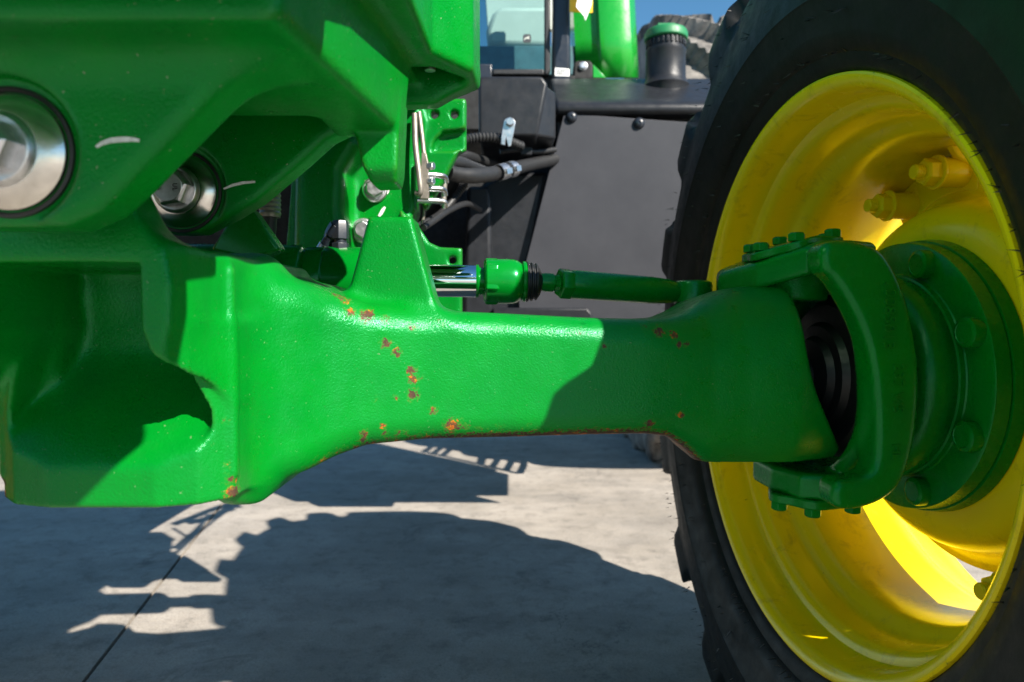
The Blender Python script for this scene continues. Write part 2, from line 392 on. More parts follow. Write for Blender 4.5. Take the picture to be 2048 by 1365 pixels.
# ------------------------------------------------------------------ ground
ga = math.radians(11.7); gdir = Vector((-math.sin(ga), math.cos(ga), 0)); gacr = Vector((math.cos(ga), math.sin(ga), 0))
g0 = at(275, 1235, 1.68); g0.z = 0
ground = MB().prism([(-600, -600, -.3), (600, -600, -.3), (600, 600, -.3), (-600, 600, -.3)], (0, 0, .288)).build('ground', M['concrete'], smooth=False, origin=(0, 0, 0))
ground['kind'] = 'structure'
SW, SL, JW = 4.2, 5.4, .009
_m = MB().box((JW/2, JW/2, -.0118), (SW-JW/2, SL-JW/2, 0.0), Matrix.Rotation(ga, 4, 'Z'))
slab_me, _ = _m.mesh('concrete_slab', False, (0, 0, 0))
for i in range(-6, 6):
    for j in range(-4, 7):
        o = link('concrete_slab', slab_me, M['concrete'], ground, g0+gacr*(i*SW)+gdir*(j*SL+2.6))
        if i == -6 and j == -4:
            b = o.modifiers.new('edge', 'BEVEL'); b.width = .004; b.segments = 2

# ------------------------------------------------------------------ tractor
XC = -.337
tractor = bpy.data.objects.new('tractor', None); COL.objects.link(tractor); tractor.location = (XC, 2.0, 0); WL[tractor] = Vector((XC, 2.0, 0))
tractor['label'] = 'green farm tractor with yellow wheels, its rust flecked front axle seen close up'
tractor['category'] = 'tractor'
T = tractor

# ---- front axle casting
def axle():
    XC = -.343; h = .0028; lo = (XC-.5*h, .50, .555); hi = (.43, 1.10, .95)
    X, Y, Z = grid(lo, hi, h); q = np.abs(X-XC); X = XC+q
    st = [(430, 548, 1008, .625, .22, .02), (470, 545, 1008, .635, .23, .02), (500, 552, 1006, .645, .23, .024), (518, 552, 990, .652, .23, .026), (540, 552, 958, .66, .23, .028), (600, 566, 937, .68, .225, .03),
          (650, 585, 912, .70, .22, .03), (720, 608, 888, .72, .17, .03), (850, 621, 876, .75, .135, .028), (1000, 627, 873, .775, .13, .028),
          (1180, 636, 868, .795, .14, .028), (1300, 639, 866, .81, .17, .032), (1350, 637, 871, .818, .20, .042), (1390, 624, 893, .825, .23, .06),
          (1430, 602, 922, .832, .25, .085), (1500, 580, 938, .838, .255, .11), (1560, 572, 944, .84, .255, .118), (1610, 566, 946, .842, .255, .12), (1720, 582, 916, .868, .21, .10)]
    xs, zt, zb, yf, th, rc = [], [], [], [], [], []
    for px, a, b, Yf, t, r in st:
        xs.append(at(px, 600, Yf).x); e = Yf+r*1.05; zt.append(at(px, a, e).z); zb.append(at(px, b, e).z); yf.append(Yf); th.append(t); rc.append(r)
    xv = X[:, 0, 0]
    def ip(v):
        y = np.interp(xv, xs, v); k = np.ones(5)/5; yp = np.pad(y, 2, mode='edge'); return np.convolve(yp, k, 'valid').astype(f4)[:, None, None]
    zt, zb, yf, th, rc = map(ip, (zt, zb, yf, th, rc)); hz = (zt-zb)/2; hy = th/2
    beam = rr2(Y-(yf+hy), Z-(zt+zb)/2, hy, hz, np.minimum(rc, np.minimum(hy, hz)-.001))
    beam = smax(beam, -.275-X, .01)
    beam = smax(beam, X-(.368+np.maximum(0, .718-Z)**2*3.0), .007)
    # block under the pivot, with ribs, pocket and apron
    up = ext(poly2(X, Y, [(XC-.02, .537), (-.272, .537), (-.262, .552), (-.249, .605), (-.245, .82), (XC-.02, .82)]), slab(Z, .60, .802), .008)
    up = smax(up, np.minimum(.723-1.45*(X+.2818), .722)-Z, .008)
    apron = ext(poly2(X, Y, [(XC-.02, .568), (-.30, .568), (-.268, .578), (-.246, .60), (-.242, .82), (XC-.02, .82)]), slab(Z, .5835, .74), .002)
    d = smin(up, apron, .012)
    neck = ext(poly2(q, Z, [(-.02, .715), (.070, .715), (.079, .74), (.080, .77), (.074, .797), (.056, .822), (.040, .856), (-.02, .86)]), slab(Y, .527, .572), .006)
    trun = ext(np.sqrt((X-XC)**2+(Z-.866)**2)-.044, slab(Y, .516, .562), .005)
    d = smin(d, smin(neck, trun, .012), .016)
    pk = smax(ext(poly2(q, Z, [(-.03, .60), (.084, .60), (.082, .665), (.064, .715), (.0565, .735), (.056, .787), (-.03, .788)]), slab(Y, .4, .9), .012), Y-(.650-(lambda t: t*t*(3-2*t))(np.clip((.718-Z)/.118, 0, 1))*.088), .010)
    d = smax(d, -pk, .0035)
    shoulder = capsule(X, Y, Z, (-.30, .68, .772), (-.262, .70, .776), .030)
    d = smin(d, beam, .020); d = smin(d, shoulder, .02)
    d = smin(d, capsule(X, Y, Z, (-.2478, .6015, .606), (-.2492, .6045, .785), .0048), .005)
    ear = ext(poly2(X, Z, [xz(a, b, .775) for a, b in ((738, 434), (825, 434), (874, 618), (905, 655), (650, 655), (694, 600))]), slab(Y, .768, .828), .006)
    d = smin(d, ear, .018)
    # swivel bell: hollow end and king pin collars
    kx, ky = .393, .968
    for z0, z1 in ((.765, .806), (.512, .545)):
        d = smin(d, ext(np.sqrt((X-kx)**2+(Y-ky)**2)-.052, slab(Z, z0, z1), .006), .012)
    d = smax(d, -(ext(np.sqrt((Y-.965)**2+(Z-.66)**2)-.098, slab(X, .31, .6), .02)), .008)
    V, Q = nets(np.ascontiguousarray(d, dtype=f4), lo, h)
    # rust density per vertex
    P = V; r = np.zeros(len(P))
    def spot(px, py, Yd, rad, a=1.0):
        c = at(px, py, Yd); dd = np.sqrt((P[:, 0]-c.x)**2+((P[:, 1]-c.y)*.6)**2+(P[:, 2]-c.z)**2)
        np.maximum(r, a*np.clip(1.2-dd/(rad*1.2), 0, 1)*.545, out=r)
    def trail(pts, rad, a=.8):
        for (x0, y0), (x1, y1) in zip(pts, pts[1:]):
            n = max(2, int(math.hypot(x1-x0, y1-y0)/7))
            for k in range(n):
                t = k/n; px = x0+(x1-x0)*t; spot(px, y0+(y1-y0)*t, .70+.10*np.clip((px-540)/500, 0, 1), rad, a)
    trail([(672, 590), (705, 622), (745, 650), (772, 690), (800, 715), (828, 740), (826, 785), (862, 822), (888, 850), (925, 858)], .0065, .93)
    for px, py, rad, a in ((700, 628, .010, 1), (735, 632, .012, 1), (770, 640, .008, .9), (690, 592, .012, 1), (772, 688, .009, 1), (795, 705, .008, 1), (822, 742, .009, 1), (826, 760, .007, 1),
                           (826, 790, .010, 1.05), (866, 822, .008, 1), (905, 855, .015, 1.05), (930, 858, .010, 1), (628, 848, .008, 1), (640, 878, .006, 1), (652, 884, .006, 1), (728, 866, .008, 1), (726, 880, .007, 1),
                           (766, 852, .006, 1), (770, 868, .006, .95), (795, 868, .006, .95), (812, 868, .006, .95), (880, 640, .008, .95), (886, 652, .006, .95), (824, 656, .006, .9), (640, 680, .007, .85), (645, 703, .006, .8), (844, 756, .006, .85),
                           (1320, 660, .012, 1), (1290, 652, .008, .95), (1350, 668, .010, 1), (1375, 687, .008, 1), (1360, 690, .007, .95), (1398, 660, .008, .95), (560, 700, .005, .8), (700, 750, .005, .75), (590, 760, .004, .8), (980, 700, .004, .75), (1040, 760, .004, .75), (930, 720, .004, .75), (540, 840, .005, .8), (600, 905, .008, .85), (560, 915, .007, .8), (680, 870, .006, .8), (860, 700, .004, .8), (750, 800, .006, .78), (790, 795, .006, .8), (710, 820, .004, .8), (1160, 668, .004, .8), (1000, 640, .004, .75), (960, 860, .008, .9), (1000, 856, .008, .85), (1060, 852, .006, .85), (1208, 692, .005, .9), (1362, 830, .007, 1), (1300, 850, .012, .95),
                           (462, 960, .008, .9), (460, 930, .007, .8), (465, 985, .010, 1), (455, 840, .006, .85), (110, 500, .016, .95), (90, 490, .014, .9), (222, 730, .006, .8), (385, 780, .008, .7)):
        spot(px, py, .535 if px < 330 else .60 if px < 480 else .70+.12*min(1, max(0, (px-540)/800)), rad, a)
    trail([(10, 985), (14, 1008), (120, 1012), (300, 1012), (470, 1006)], .007, .95)
    zbv = np.interp(P[:, 0], xs, [float(v) for v in np.interp(xs, xv, zb[:, 0, 0])])
    hgt = P[:, 2]-zbv; wx = np.interp(P[:, 0], [-.26, -.20, -.05, .05, .24, .30, .36], [.0, .42, .60, .66, .66, .60, .25])
    np.maximum(r, np.where(P[:, 0] > -.26, wx*.93*np.clip(1.12-hgt/.019, 0, 1), 0), out=r)
    V2, Q2 = mirrored(V, Q, XC, .17)
    return cast_mesh('axle_housing', V2, Q2, M['axle'], T, {'rust': np.concatenate([r, r])})
AX = axle()
AX['label'] = 'cast green front axle with rust spots running down its beam'

# ---- front support casting above the axle pivot
def support():
    h = .0027; lo = (XC-.5*h, .315, .79); hi = (XC+.325, .80, 1.19)
    X, Y, Z = grid(lo, hi, h); q = np.abs(X-XC)
    wA = .200+(Y-.40)*.12+(Z-.92)*.12
    body = smax(ext(slab(Y, .402, .672), slab(Z, .9185, 1.10), .005), q-wA, .010)
    body = smax(body, -box3(q, Y, Z, (-.2, .604, .80), (.165, .75, 1.06), .01), .008)
    upper = ext(poly2(q, Y, [(-.05, .335), (.297, .335), (.297, .385), (.262, .42), (.256, .475), (.262, .652), (.298, .704), (.302, .765), (-.05, .765)]), slab(Z, .992, 1.165), .007)
    upper = smax(upper, -ext(poly2(q, Y, [(.236, .69), (.258, .69), (.286, .722), (.286, .742), (.236, .742)]), slab(Z, .90, 1.03), .006), .004)
    d = smin(body, upper, .014)
    lip = ext(poly2(q, Z, [(.15, 1.01), (.15, .968), (.255, .972), (.287, .990), (.296, 1.01)]), slab(Y, .735, .765), .007)
    d = smin(d, lip, .012)
    lug = ext(poly2(q, Z, [(-.03, .806), (.036, .806), (.060, .816), (.078, .832), (.150, .9035), (.172, .9205), (.172, .95), (-.03, .95)]), slab(Y, .456, .502), .010)
    d = smin(d, lug, .030)
    rear = ext(poly2(q, Z, [(-.03, .828), (.018, .830), (.050, .846), (.077, .862), (.104, .884), (.131, .907), (.151, .925), (.170, .934), (.215, .934), (.215, 1.03), (-.03, 1.03)]), slab(Y, .695, .732), .008)
    d = smin(d, rear, .014)
    foot = ext(poly2(X, Z, [xz(a, b, .655) for a, b in ((696, 190), (803, 190), (797, 340), (792, 366), (742, 368), (728, 335))]), slab(Y, .645, .695), .002)
    foot = smax(foot, (.655-(Z-.885)*.9)-Y-.012, .004)
    d = smin(d, foot, .005)
    for zc, y0, y1, r in ((.855, .3, .4615, .0492), (.872, .6, .7005, .0465)):
        d = smax(d, -ext(np.sqrt(q*q+(Z-zc)**2)-r, slab(Y, y0, y1), .002), .004)
    d = smax(d, -ext(slab(q, -1, .12), slab(Z, 1.03, 1.4), .01)*1.0, .01) if False else d
    V, Q = nets(np.ascontiguousarray(d, dtype=f4), lo, h)
    V2, Q2 = mirrored(V, Q, XC)
    return cast_mesh('front_support', V2, Q2, M['cast'], T)
FS = support()
MB().tube([at(860, 158, .70)+Vector((0, 0, .02)), at(860, 150, .70)+Vector((0, 0, .004))], .0055, 10).build('bolt_tip', M['zinc'], FS)

def pivot_bolt(c, r, hx=.46):
    c = Vector(c); fr = frame(c, (0, -1, 0)); b = MB(); hexhead(b, fr, r*hx, r*.40+.010, r*.66, .011, .12)
    o = b.build('pivot_bolt', M['zinc'], T, bevel=.0006)
    MB().lathe([(-.006, r), (-.002, r), (-.0008, r*.985), (.0062, r*.68), (.0064, r*.62), (.0064, r*.3)], 64, fr).build('washer', M['steel'], o)
    MB().lathe([(-.007, r*1.02), (-.003, r*1.03), (-.0015, r*1.07), (-.002, r*1.12), (-.007, r*1.14)], 64, fr).build('seal_ring', M['seal'], o)
    return o, c+Vector((0, -(r*.40+.011), 0))
b1, _ = pivot_bolt((XC+.0015, .4572, .855), .0388)
b2, face = pivot_bolt((XC, .697, .872), .0372, .52)
for body, dx, dz, rot in (('10.9', -.0085, .001, PI/2*1.08), ('UL', .0085, -.001, PI/2)):
    me = text_mesh(body, .0062, .0004); me.transform(Matrix.Rotation(PI/2, 4, 'X') @ Matrix.Rotation(-rot, 4, 'Z'))
    link('cast_lettering', me, M['ink'], b2, face+Vector((dx, -.0012, dz)))
def mark(pts, w, parent):                                      # paint-pen stroke: a thin raised ribbon
    b = MB(); n = len(pts)
    for i in range(n-1):
        a, c = pts[i], pts[i+1]; up = Vector((0, 0, 1)); t = (c-a).normalized(); nn = t.cross(Vector((0, 1, 0))).normalized()
        wa, wb = w*(.35+.65*math.sin(PI*(i+.35)/n)), w*(.35+.65*math.sin(PI*(i+1.35)/n))
        b.prism([a-nn*wa, a+nn*wa, c+nn*wb, c-nn*wb], (0, .0016, 0))
    return b.build('paint_mark', M['mark'], parent, smooth=False)
mark([at(192, 294, .4552), at(205, 286, .4552), at(222, 281, .4552), at(245, 279, .4552), at(262, 279, .4552), at(278, 281, .4552)], .0017, FS)
mark([at(447, 378, .6942), at(465, 371, .6942), at(485, 366, .6942), at(510, 364, .6942)], .0014, FS)

# ---- steering knuckle, in wheel axes: u outward, v back, w up
S = .0718; WC = Vector((.4126, .9697, .66))
NU = Vector((math.cos(S), math.sin(S), 0)); NV = Vector((-math.sin(S), math.cos(S), 0))
WM = Matrix((NU, NV, Vector((0, 0, 1)))).transposed().to_4x4(); WM.translation = WC
def wl(u, v, w): return WM @ Vector((u, v, w))
def knuckle():
    h = .003; lo = (-.16, -.18, -.2); hi = (.11, .24, .215)
    u, v, w = grid(lo, hi, h); r = np.sqrt(v*v+w*w)
    wt = w-.38*np.minimum(u+.02, 0)
    armU = ext(poly2(u, v, [(.06, -.075), (.015, -.098), (-.04, -.088), (-.085, -.035), (-.112, .03), (-.098, .075), (-.04, .092), (.06, .08)]), slab(wt, .143, .182), .009)
    armL = ext(poly2(u, v, [(.06, -.07), (.0, -.085), (-.034, -.068), (-.052, -.02), (-.052, .04), (-.02, .08), (.06, .08)]), slab(w, -.161, -.124), .008)
    bowl = ext(r-np.interp(u, [-.02, .02, .06, .11], [.140, .148, .146, .125]), slab(u, .010, .078), .012)
    bowl = smax(bowl, -ext(np.sqrt((v*.96)**2+(w*.9)**2)-.116, slab(u, -.3, .050), .02), .010)
    web = ext(poly2(u, w, chaikin([(-.06, .140), (-.042, .130), (-.010, .080), (.006, .032), (.013, -.029), (.014, -.080), (.009, -.102), (-.006, -.111), (-.04, -.112), (-.04, -.146), (-.0116, -.150), (.028, -.1380),
                           (.052, -.112), (.067, -.0475), (.067, .0316), (.050, .1045), (.0262, .153), (.000, .172), (-.06, .176)])), slab(v, -.160, -.118), .010)
    web = np.minimum(web, ext(poly2(u, w, chaikin([(-.03, .150), (.005, .08), (.02, 0), (.012, -.10), (-.03, -.125), (-.03, -.15), (.03, -.14), (.067, -.05), (.067, .03), (.026, .153), (-.03, .172)])), slab(v, .105, .15), .010))
    d = smin(smin(bowl, web, .012), armU, .014)
    d = smin(d, armL, .008)
    d = smin(d, capsule(u, v, w, (.0, .10, .12), (-.105, .165, .085), .026), .03)
    V, Q = nets(np.ascontiguousarray(d, dtype=f4), lo, h)
    W = np.array(WM.to_3x3()); V = V @ W.T + np.array(WC)
    return cast_mesh('steering_knuckle', V, Q, M['knuckle'], T)
KN = knuckle()
def casttext(body, size, u0, w0, v0=-.1595):                   # raised foundry lettering on the knuckle's front face, reading downwards
    me = text_mesh(body, size, .0024)
    for vtx in me.vertices:
        x, y, z = vtx.co; vtx.co = WM @ Vector((u0+y, v0-z, w0-x))
    me.update(); c = sum((vx.co for vx in me.vertices), Vector())/len(me.vertices)
    for vtx in me.vertices: vtx.co -= c
    return link('cast_lettering', me, M['knuckle'], KN, c)
casttext('10085013', .021, .024, .086)
casttext('237 V/5', .019, .037, -.002)
casttext('HL', .016, .036, -.078)
def cap_plate(sgn, uc, vc, R, w0, w1, bolts):
    b = MB(); n = 48; pts = []
    for k in range(n):
        a = 2*PI*k/n; lob = max((math.cos(a-t)**18 if math.cos(a-t) > 0 else 0) for t in bolts)
        ux = uc+(R+.010*lob)*math.cos(a); pts.append(wl(ux, vc+(R+.010*lob)*math.sin(a), w0+(.30*min(ux+.02, 0) if sgn > 0 else 0)))
    b.prism(pts, (0, 0, (w1-w0)))
    o = b.build('bearing_cap', M['knuckle'], KN, bevel=.0025)
    first = None
    for t in bolts:
        ux = uc+R*.96*math.cos(t); p = wl(ux, vc+R*.96*math.sin(t), w1+(.30*min(ux+.02, 0) if sgn > 0 else 0))
        if first is None:
            hb = MB(); hexhead(hb, frame(p, (0, 0, sgn), (1, 0, 0)), .0115, .010); first = hb.build('cap_bolt', M['knuckle'], KN, bevel=.0007); off = WL[first]-p
        else: again(first, KN, p+off)
cap_plate(1, -.022, -.008, .058, .1785, .190, [math.radians(a) for a in (200, 250, 310, 10, 80, 140)])
cap_plate(-1, .006, -.020, .056, -.1585, -.172, [math.radians(a) for a in (195, 245, 320, 30, 110)])
MB().lathe([(-.035, .02), (.005, .024), (.010, .050), (.018, .056), (.020, .070), (.028, .076), (.030, .100), (.05, .118), (.055, .05)], 40, WM).build('drive_joint_cover', M['seal'], T)
dj = MB(); dj.lathe([(-.15, .026), (-.075, .026), (-.073, .048), (-.070, .052), (-.040, .054), (-.028, .052), (-.024, .044), (-.020, .022), (.02, .022)], 32, WM)
dj.build('drive_joint', M['knuckle'], T)
for t in range(6):
    a = t*PI/3+.3; hb = MB(); hexhead(hb, frame(wl(-.074, .037*math.cos(a), .037*math.sin(a)), -NU), .006, .005); hb.build('joint_bolt', M['knuckle'], T)

# ---- hub with flange and round-head bolts
hub = MB(); hub.lathe([(.075, .10), (.080, .118), (.084, .130), (.092, .1405), (.104, .1455), (.118, .1440), (.126, .1400), (.1285, .1395), (.130, .1420), (.1360, .1425), (.1376, .1440),
                       (.1376, .1840), (.1395, .1870), (.1570, .1885), (.1575, .1865), (.159, .1865), (.1595, .1905), (.176, .1925), (.178, .190), (.178, .10)], 128, WM)
HB = hub.build('wheel_hub', M['knuckle'], T)
first = None
for k in range(8):
    a = math.radians(112+45*k); p = wl(.1376, .1655*math.cos(a), .1655*math.sin(a))
    if first is None:
        hb = MB(); fr = frame(p, -NU); hb.lathe([(-.002, .0195), (.009, .0195), (.0125, .0185), (.0145, .0150), (.0148, .0138), (.0140, .0130), (.0140, .002)], 32, fr)
        first = hb.build('hub_bolt', M['knuckle'], HB); off = WL[first]-p
    else: again(first, HB, p+off)
mt = text_mesh('5131.00', .020, .0008)
for vx in mt.vertices:
    x, y, z = vx.co; th = PI-.42+x/.135; vx.co = WM @ Vector((.1065-z+.5*max(0, -y), (.1365-y)*math.cos(th), (.1365-y)*math.sin(th)))
mt.update(); cc = sum((v.co for v in mt.vertices), Vector())/len(mt.vertices)
for vx in mt.vertices: vx.co -= cc
link('cast_lettering', mt, M['knuckle'], HB, cc)

# ---- wheel: rim, dish, clamps with bolts, tyre
def tyre_mesh(R, rb, width, nl, lug_h, per=36):
    """tyre in wheel axes, u from the inner bead (0) outward; lugs raised out of one continuous rubber skin"""
    w = width; rc = R-lug_h
    half = [(.022, rb-.006), (.004, rb-.004), (-.006, rb+.004), (-.010, rb+.012), (-.013, rb+.020), (-.020, rb+.024), (-.030, rb+.045), (-.040, rb+.085), (-.0425, rb+.088), (-.0435, rb+.100), (-.0445, rb+.118), (-.0437, rb+.140), (-.0415, rb+.160),
            (-.0385, rb+.180), (-.0372, rb+.183), (-.034, rc-.055), (-.031, rc-.042), (-.027, rc-.029), (-.0215, rc-.016), (-.0195, rc-.012), (-.014, rc-.006), (-.008, rc-.002), (.0, rc), (.012, rc+.001), (.03, rc+.003)]
    half = [(u+.012*(lambda t: t*t*(3-2*t))(min(1, max(0, (r-rb-.07)/.11)))*(1 if u < .012 else 0), r) for u, r in half]
    mid = [(w*t, rc+.005) for t in (.12, .17, .22, .27, .32, .37, .42, .46, .5)]
    prof = half+mid; prof = prof+[(w-u, r) for u, r in prof[::-1][1:]]
    n = nl*per; th = np.arange(n)*2*PI/n; V = []
    for u, r in prof:
        side = 0 if u <= w/2 else 1; uu = u if side == 0 else w-u
        best = np.zeros(n)
        for sd in (0, 1):
            ux = u if sd == 0 else w-u
            if ux > w*.56: continue
            t = max(0, ux)/w; a0 = .62*t+.55*t*t*0; hw = .039-.032*t; sl = .012
            if ux < 0: hw += -ux*.25; sl += -ux*.5
            ph = (th-a0-(PI/nl if sd else 0))*nl/(2*PI); ph = ph-np.round(ph); d = np.abs(ph)*2*PI/nl*rc
            m = np.clip((hw+sl-d)/sl, 0, 1); m = m*m*(3-2*m)
            if ux > w*.50: m = m*np.clip((w*.56-ux)/(w*.06), 0, 1)
            best = np.maximum(best, m)
        fr_ = np.clip((r-(rc-.060))/.060, 0, 1) if (uu < .014 or r < rc-.02) else 1.0
        rad = best*lug_h*fr_**1.4; du = -best*.011*math.sin(PI*min(1, fr_*.8)) if uu < .014 else 0
        du = du*(1 if side == 0 else -1)
        V.append(np.stack([u+du*np.ones(n), (r+rad)*np.cos(th), (r+rad)*np.sin(th)], 1))
    b = MB(); m = len(prof); b.v = [Vector(p) for p in np.concatenate(V).tolist()]
    b.f = [[i*n+k, (i+1)*n+k, (i+1)*n+(k+1) % n, i*n+(k+1) % n] for i in range(m-1) for k in range(n)]
    return b
def lathe_attr(prof, n, edge):
    b = MB().lathe(prof, n, Matrix.Identity(4), caps=False); vals = []
    for i in range(len(prof)): vals += [edge[i]]*n
    return b, vals
def wheel(parent, mx, label):
    def place(mb, name, mat, par, bevel=0, vals=None):
        mb.v = [mx @ v for v in mb.v]; o = mb.build(name, mat, par, bevel=bevel)
        if vals:
            at_ = o.data.attributes.new('edge', 'FLOAT', 'POINT'); at_.data.foreach_set('value', vals)
        return o
    # rim: inner flange lip, bead seat step, drop-centre barrel, outer flange; closed shell
    pr = [(.000, .4040), (-.004, .4030), (-.0055, .4000), (-.004, .3950), (.003, .3870), (.012, .3830), (.030, .3815), (.046, .3800), (.052, .3770), (.055, .3700), (.060, .3630), (.070, .3590), (.092, .3570), (.104, .3540), (.112, .3460), (.118, .3370), (.128, .3310), (.150, .3280), (.260, .3280), (.280, .332), (.296, .350), (.310, .357), (.345, .372), (.372, .380), (.384, .392), (.386, .404), (.380, .405), (.374, .395), (.345, .380), (.31, .366), (.29, .357), (.27, .338), (.15, .336), (.125, .342), (.10, .358), (.06, .381), (.02, .386), (.008, .395), (.0, .404)]
    ed = [0.62, .60, .52, .40, .22] + [0]*(len(pr)-6) + [.6]
    mb, vals = lathe_attr(pr, 160, ed)
    rim = place(mb, 'front_wheel', M['yellow'], parent, vals=vals); rim['label'] = label
    dish = [(.178, .09), (.178, .195), (.1795, .210), (.184, .224), (.193, .236), (.206, .2435), (.222, .2475), (.235, .2520), (.246, .2590), (.250, .2680), (.250, .2760), (.257, .2760), (.259, .266), (.250, .256), (.222, .241), (.20, .230), (.19, .2), (.19, .09)]
    place(MB().lathe(dish, 128, Matrix.Identity(4), caps=False), 'wheel_dish', M['yellow'], rim)
    for ang_ in (74.5, 165, 233, 345):
        ga_ = math.radians(ang_)
        br = MB()                                               # clamp bracket: two bolt tubes on a web welded to the barrel
        def pt(u, r, a): return Vector((u, r*math.cos(a), r*math.sin(a)))
        for da in (-.20, .20):
            a = ga_+da; br.lathe([(.210, .0190), (.213, .0212), (.240, .0218), (.262, .0222)], 24, frame(pt(0, .2945, a), (1, 0, 0)))
        m_ = 8; prof = []
        for k in range(m_+1):
            a = ga_-.31+.62*k/m_; prof.append((a, .262+.010*math.cos((k/m_-.5)*PI)))
        poly = [pt(.248, r, a) for a, r in prof]+[pt(.248, .3275, a) for a, r in prof[::-1]]
        br.prism(poly, (.014, 0, 0))
        for da in (-.255, 0, .255):
            a = ga_+da; t_ = Vector((0, -math.sin(a), math.cos(a)))
            br.prism([pt(.225, .312, a)-t_*.006, pt(.258, .292, a)-t_*.006, pt(.258, .328, a)-t_*.006, pt(.215, .328, a)-t_*.006], t_*.012)
        o = place(br, 'rim_clamp', M['yellow'], rim, bevel=.002)
        for da in (-.20, .20):
            p = mx @ pt(.210, .2945, ga_+da); nb = MB(); fr = frame(p, -(mx.to_3x3() @ Vector((1, 0, 0))))
            nb.lathe([(0, .0250), (.0036, .0250), (.0045, .0238)], 28, fr); hexhead(nb, fr, .0202, .0225)
            nb.lathe([(.022, .0112)]+[(.023+.0017*i, .0112 if i % 2 else .0102) for i in range(8)]+[(.0375, .0092)], 18, fr)
            nb.build('clamp_nut', M['yellow'], rim, bevel=.0006)
    ty = place(tyre_mesh(.695, .405, .376, 17, .052), 'tyre', M['rubber'], rim)
    wh = MB()                                                   # moulding whiskers on the sidewall and lugs
    for k in range(420):
        r = random.choice((.425, .425, .47, .52, .565, .60, .64)); a = random.uniform(0, 2*PI); L = random.uniform(.006, .016)
        uu = float(np.interp(r, [.42, .45, .50, .52, .555, .59, .63, .66], [-.018, -.032, -.041, -.0445, -.043, -.036, -.028, -.018]))
        p = mx @ Vector((uu, r*math.cos(a), r*math.sin(a))); d = (mx.to_3x3() @ Vector((-1, random.uniform(-.5, .5), random.uniform(-.7, .3)))).normalized()
        s_ = d.orthogonal()*.0009; e_ = d.cross(s_); q_ = p+d*L
        wh.add([p+s_, p+e_, p-s_-e_, q_], [[0, 1, 3], [1, 2, 3], [2, 0, 3]])
    o = wh.build('rubber_whiskers', M['seal'], rim, smooth=False); o['kind'] = 'stuff'
    return rim
W1 = wheel(T, WM, 'yellow front wheel with black lugged tyre beside the axle end, steered slightly in')
WM2 = Matrix.Translation((2*XC-.17, 0, 0)) @ Matrix.Translation((-WC.x, WC.y, WC.z)) @ Matrix.Rotation(PI+S, 4, 'Z')
W2 = wheel(T, WM2, 'yellow front wheel on the far end of the axle')

# ---- steering cylinder, ball joint and tie rod
c0, c1 = at(300, 556, .97), at(862, 562, 1.0); ax = (at(1420, 588, 1.06)-at(862, 562, 1.0)).normalized()
cdir = (c1-c0).normalized(); L = (c1-c0).length
def lx(px, Yg=None):                                            # distance along the cylinder axis at picture column px
    lo_, hi_ = -.2, 1.2
    for _ in range(50):
        m_ = (lo_+hi_)/2; p = c0+cdir*m_
        if 1024+F*p.x/p.y < px: lo_ = m_
        else: hi_ = m_
    return m_
fr = frame(c0, cdir)
cyl = MB().lathe([(-.05, .044), (0, .049), (lx(606), .049), (lx(610), .047), (lx(613), .0435), (lx(617), .0435), (lx(620), .0465), (lx(650), .047), (lx(653), .0458), (lx(656), .047), (lx(845), .047), (lx(851), .044)], 72, fr).build('steering_cylinder', M['green'], T)
MB().lathe([(lx(840), .0235), (lx(952), .0235)], 64, fr).build('cylinder_rod', M['chrome'], cyl)
MB().lathe([(lx(950), .0225), (lx(953), .0242), (lx(957), .0242), (lx(959), .0205), (lx(975), .0205)], 48, fr).build('rod_collar', M['green'], cyl)
bj = MB(); bj.lathe([(lx(969), .029), (lx(972), .0325), (lx(985), .0325), (lx(998), .0328), (lx(1014), .0330), (lx(1026), .0325), (lx(1034), .0308), (lx(1041), .0275), (lx(1046), .024)], 64, fr)
bj.lathe([(lx(968), .031), (lx(972), .0352), (lx(993), .0352), (lx(999), .032)], 6, fr, a0=.35)
BJ = bj.build('ball_joint', M['green'], cyl, bevel=.0012)
MB().lathe([(lx(1042), .0262), (lx(1045), .0295), (lx(1049), .0300), (lx(1053), .0280)], 48, fr).build('boot_clip', M['green'], cyl)
MB().lathe([(lx(1050), .026)]+[(lx(1053+i*2.2), .0298-.0026*(i % 4 > 1)-.0006*i*.5) for i in range(11)]+[(lx(1079), .020), (lx(1083), .012)], 48, fr).build('rubber_boot', M['seal'], cyl)
t0 = c0+cdir*lx(1080); t1 = at(1372, 586, 1.085); td = (t1-t0).normalized(); tf = frame(t0, td)
def tx(px):
    lo_, hi_ = -.1, .6
    for _ in range(50):
        m_ = (lo_+hi_)/2; p = t0+td*m_
        if 1024+F*p.x/p.y < px: lo_ = m_
        else: hi_ = m_
    return m_
tr = MB(); tr.lathe([(0, .0125), (tx(1090), .0140), (tx(1104), .0140), (tx(1106), .0125)]+[(tx(1108+i*1.6), .0122 if i % 2 else .0113) for i in range(12)]+[(tx(1132), .0115)], 32, tf)
tr.lathe([(tx(1140), .0205), (tx(1145), .0215), (tx(1300), .0212), (tx(1335), .019), (tx(1352), .016)], 40, tf)
TR = tr.build('tie_rod', M['green'], T)
nb = MB(); nb.lathe([(tx(1117), .0215), (tx(1120), .0235), (tx(1139), .0235), (tx(1142), .0215)], 6, tf, a0=.3); nb.build('lock_nut', M['green'], TR, bevel=.0008)
e0 = at(1384, 586, 1.085)
MB().lathe([(-.0175, .026), (-.0145, .031), (.012, .0315), (.0165, .030), (.019, .024), (.019, .004)], 48, frame(e0, (0, 0, 1), (1, 0, 0))).build('rod_end', M['green'], TR)
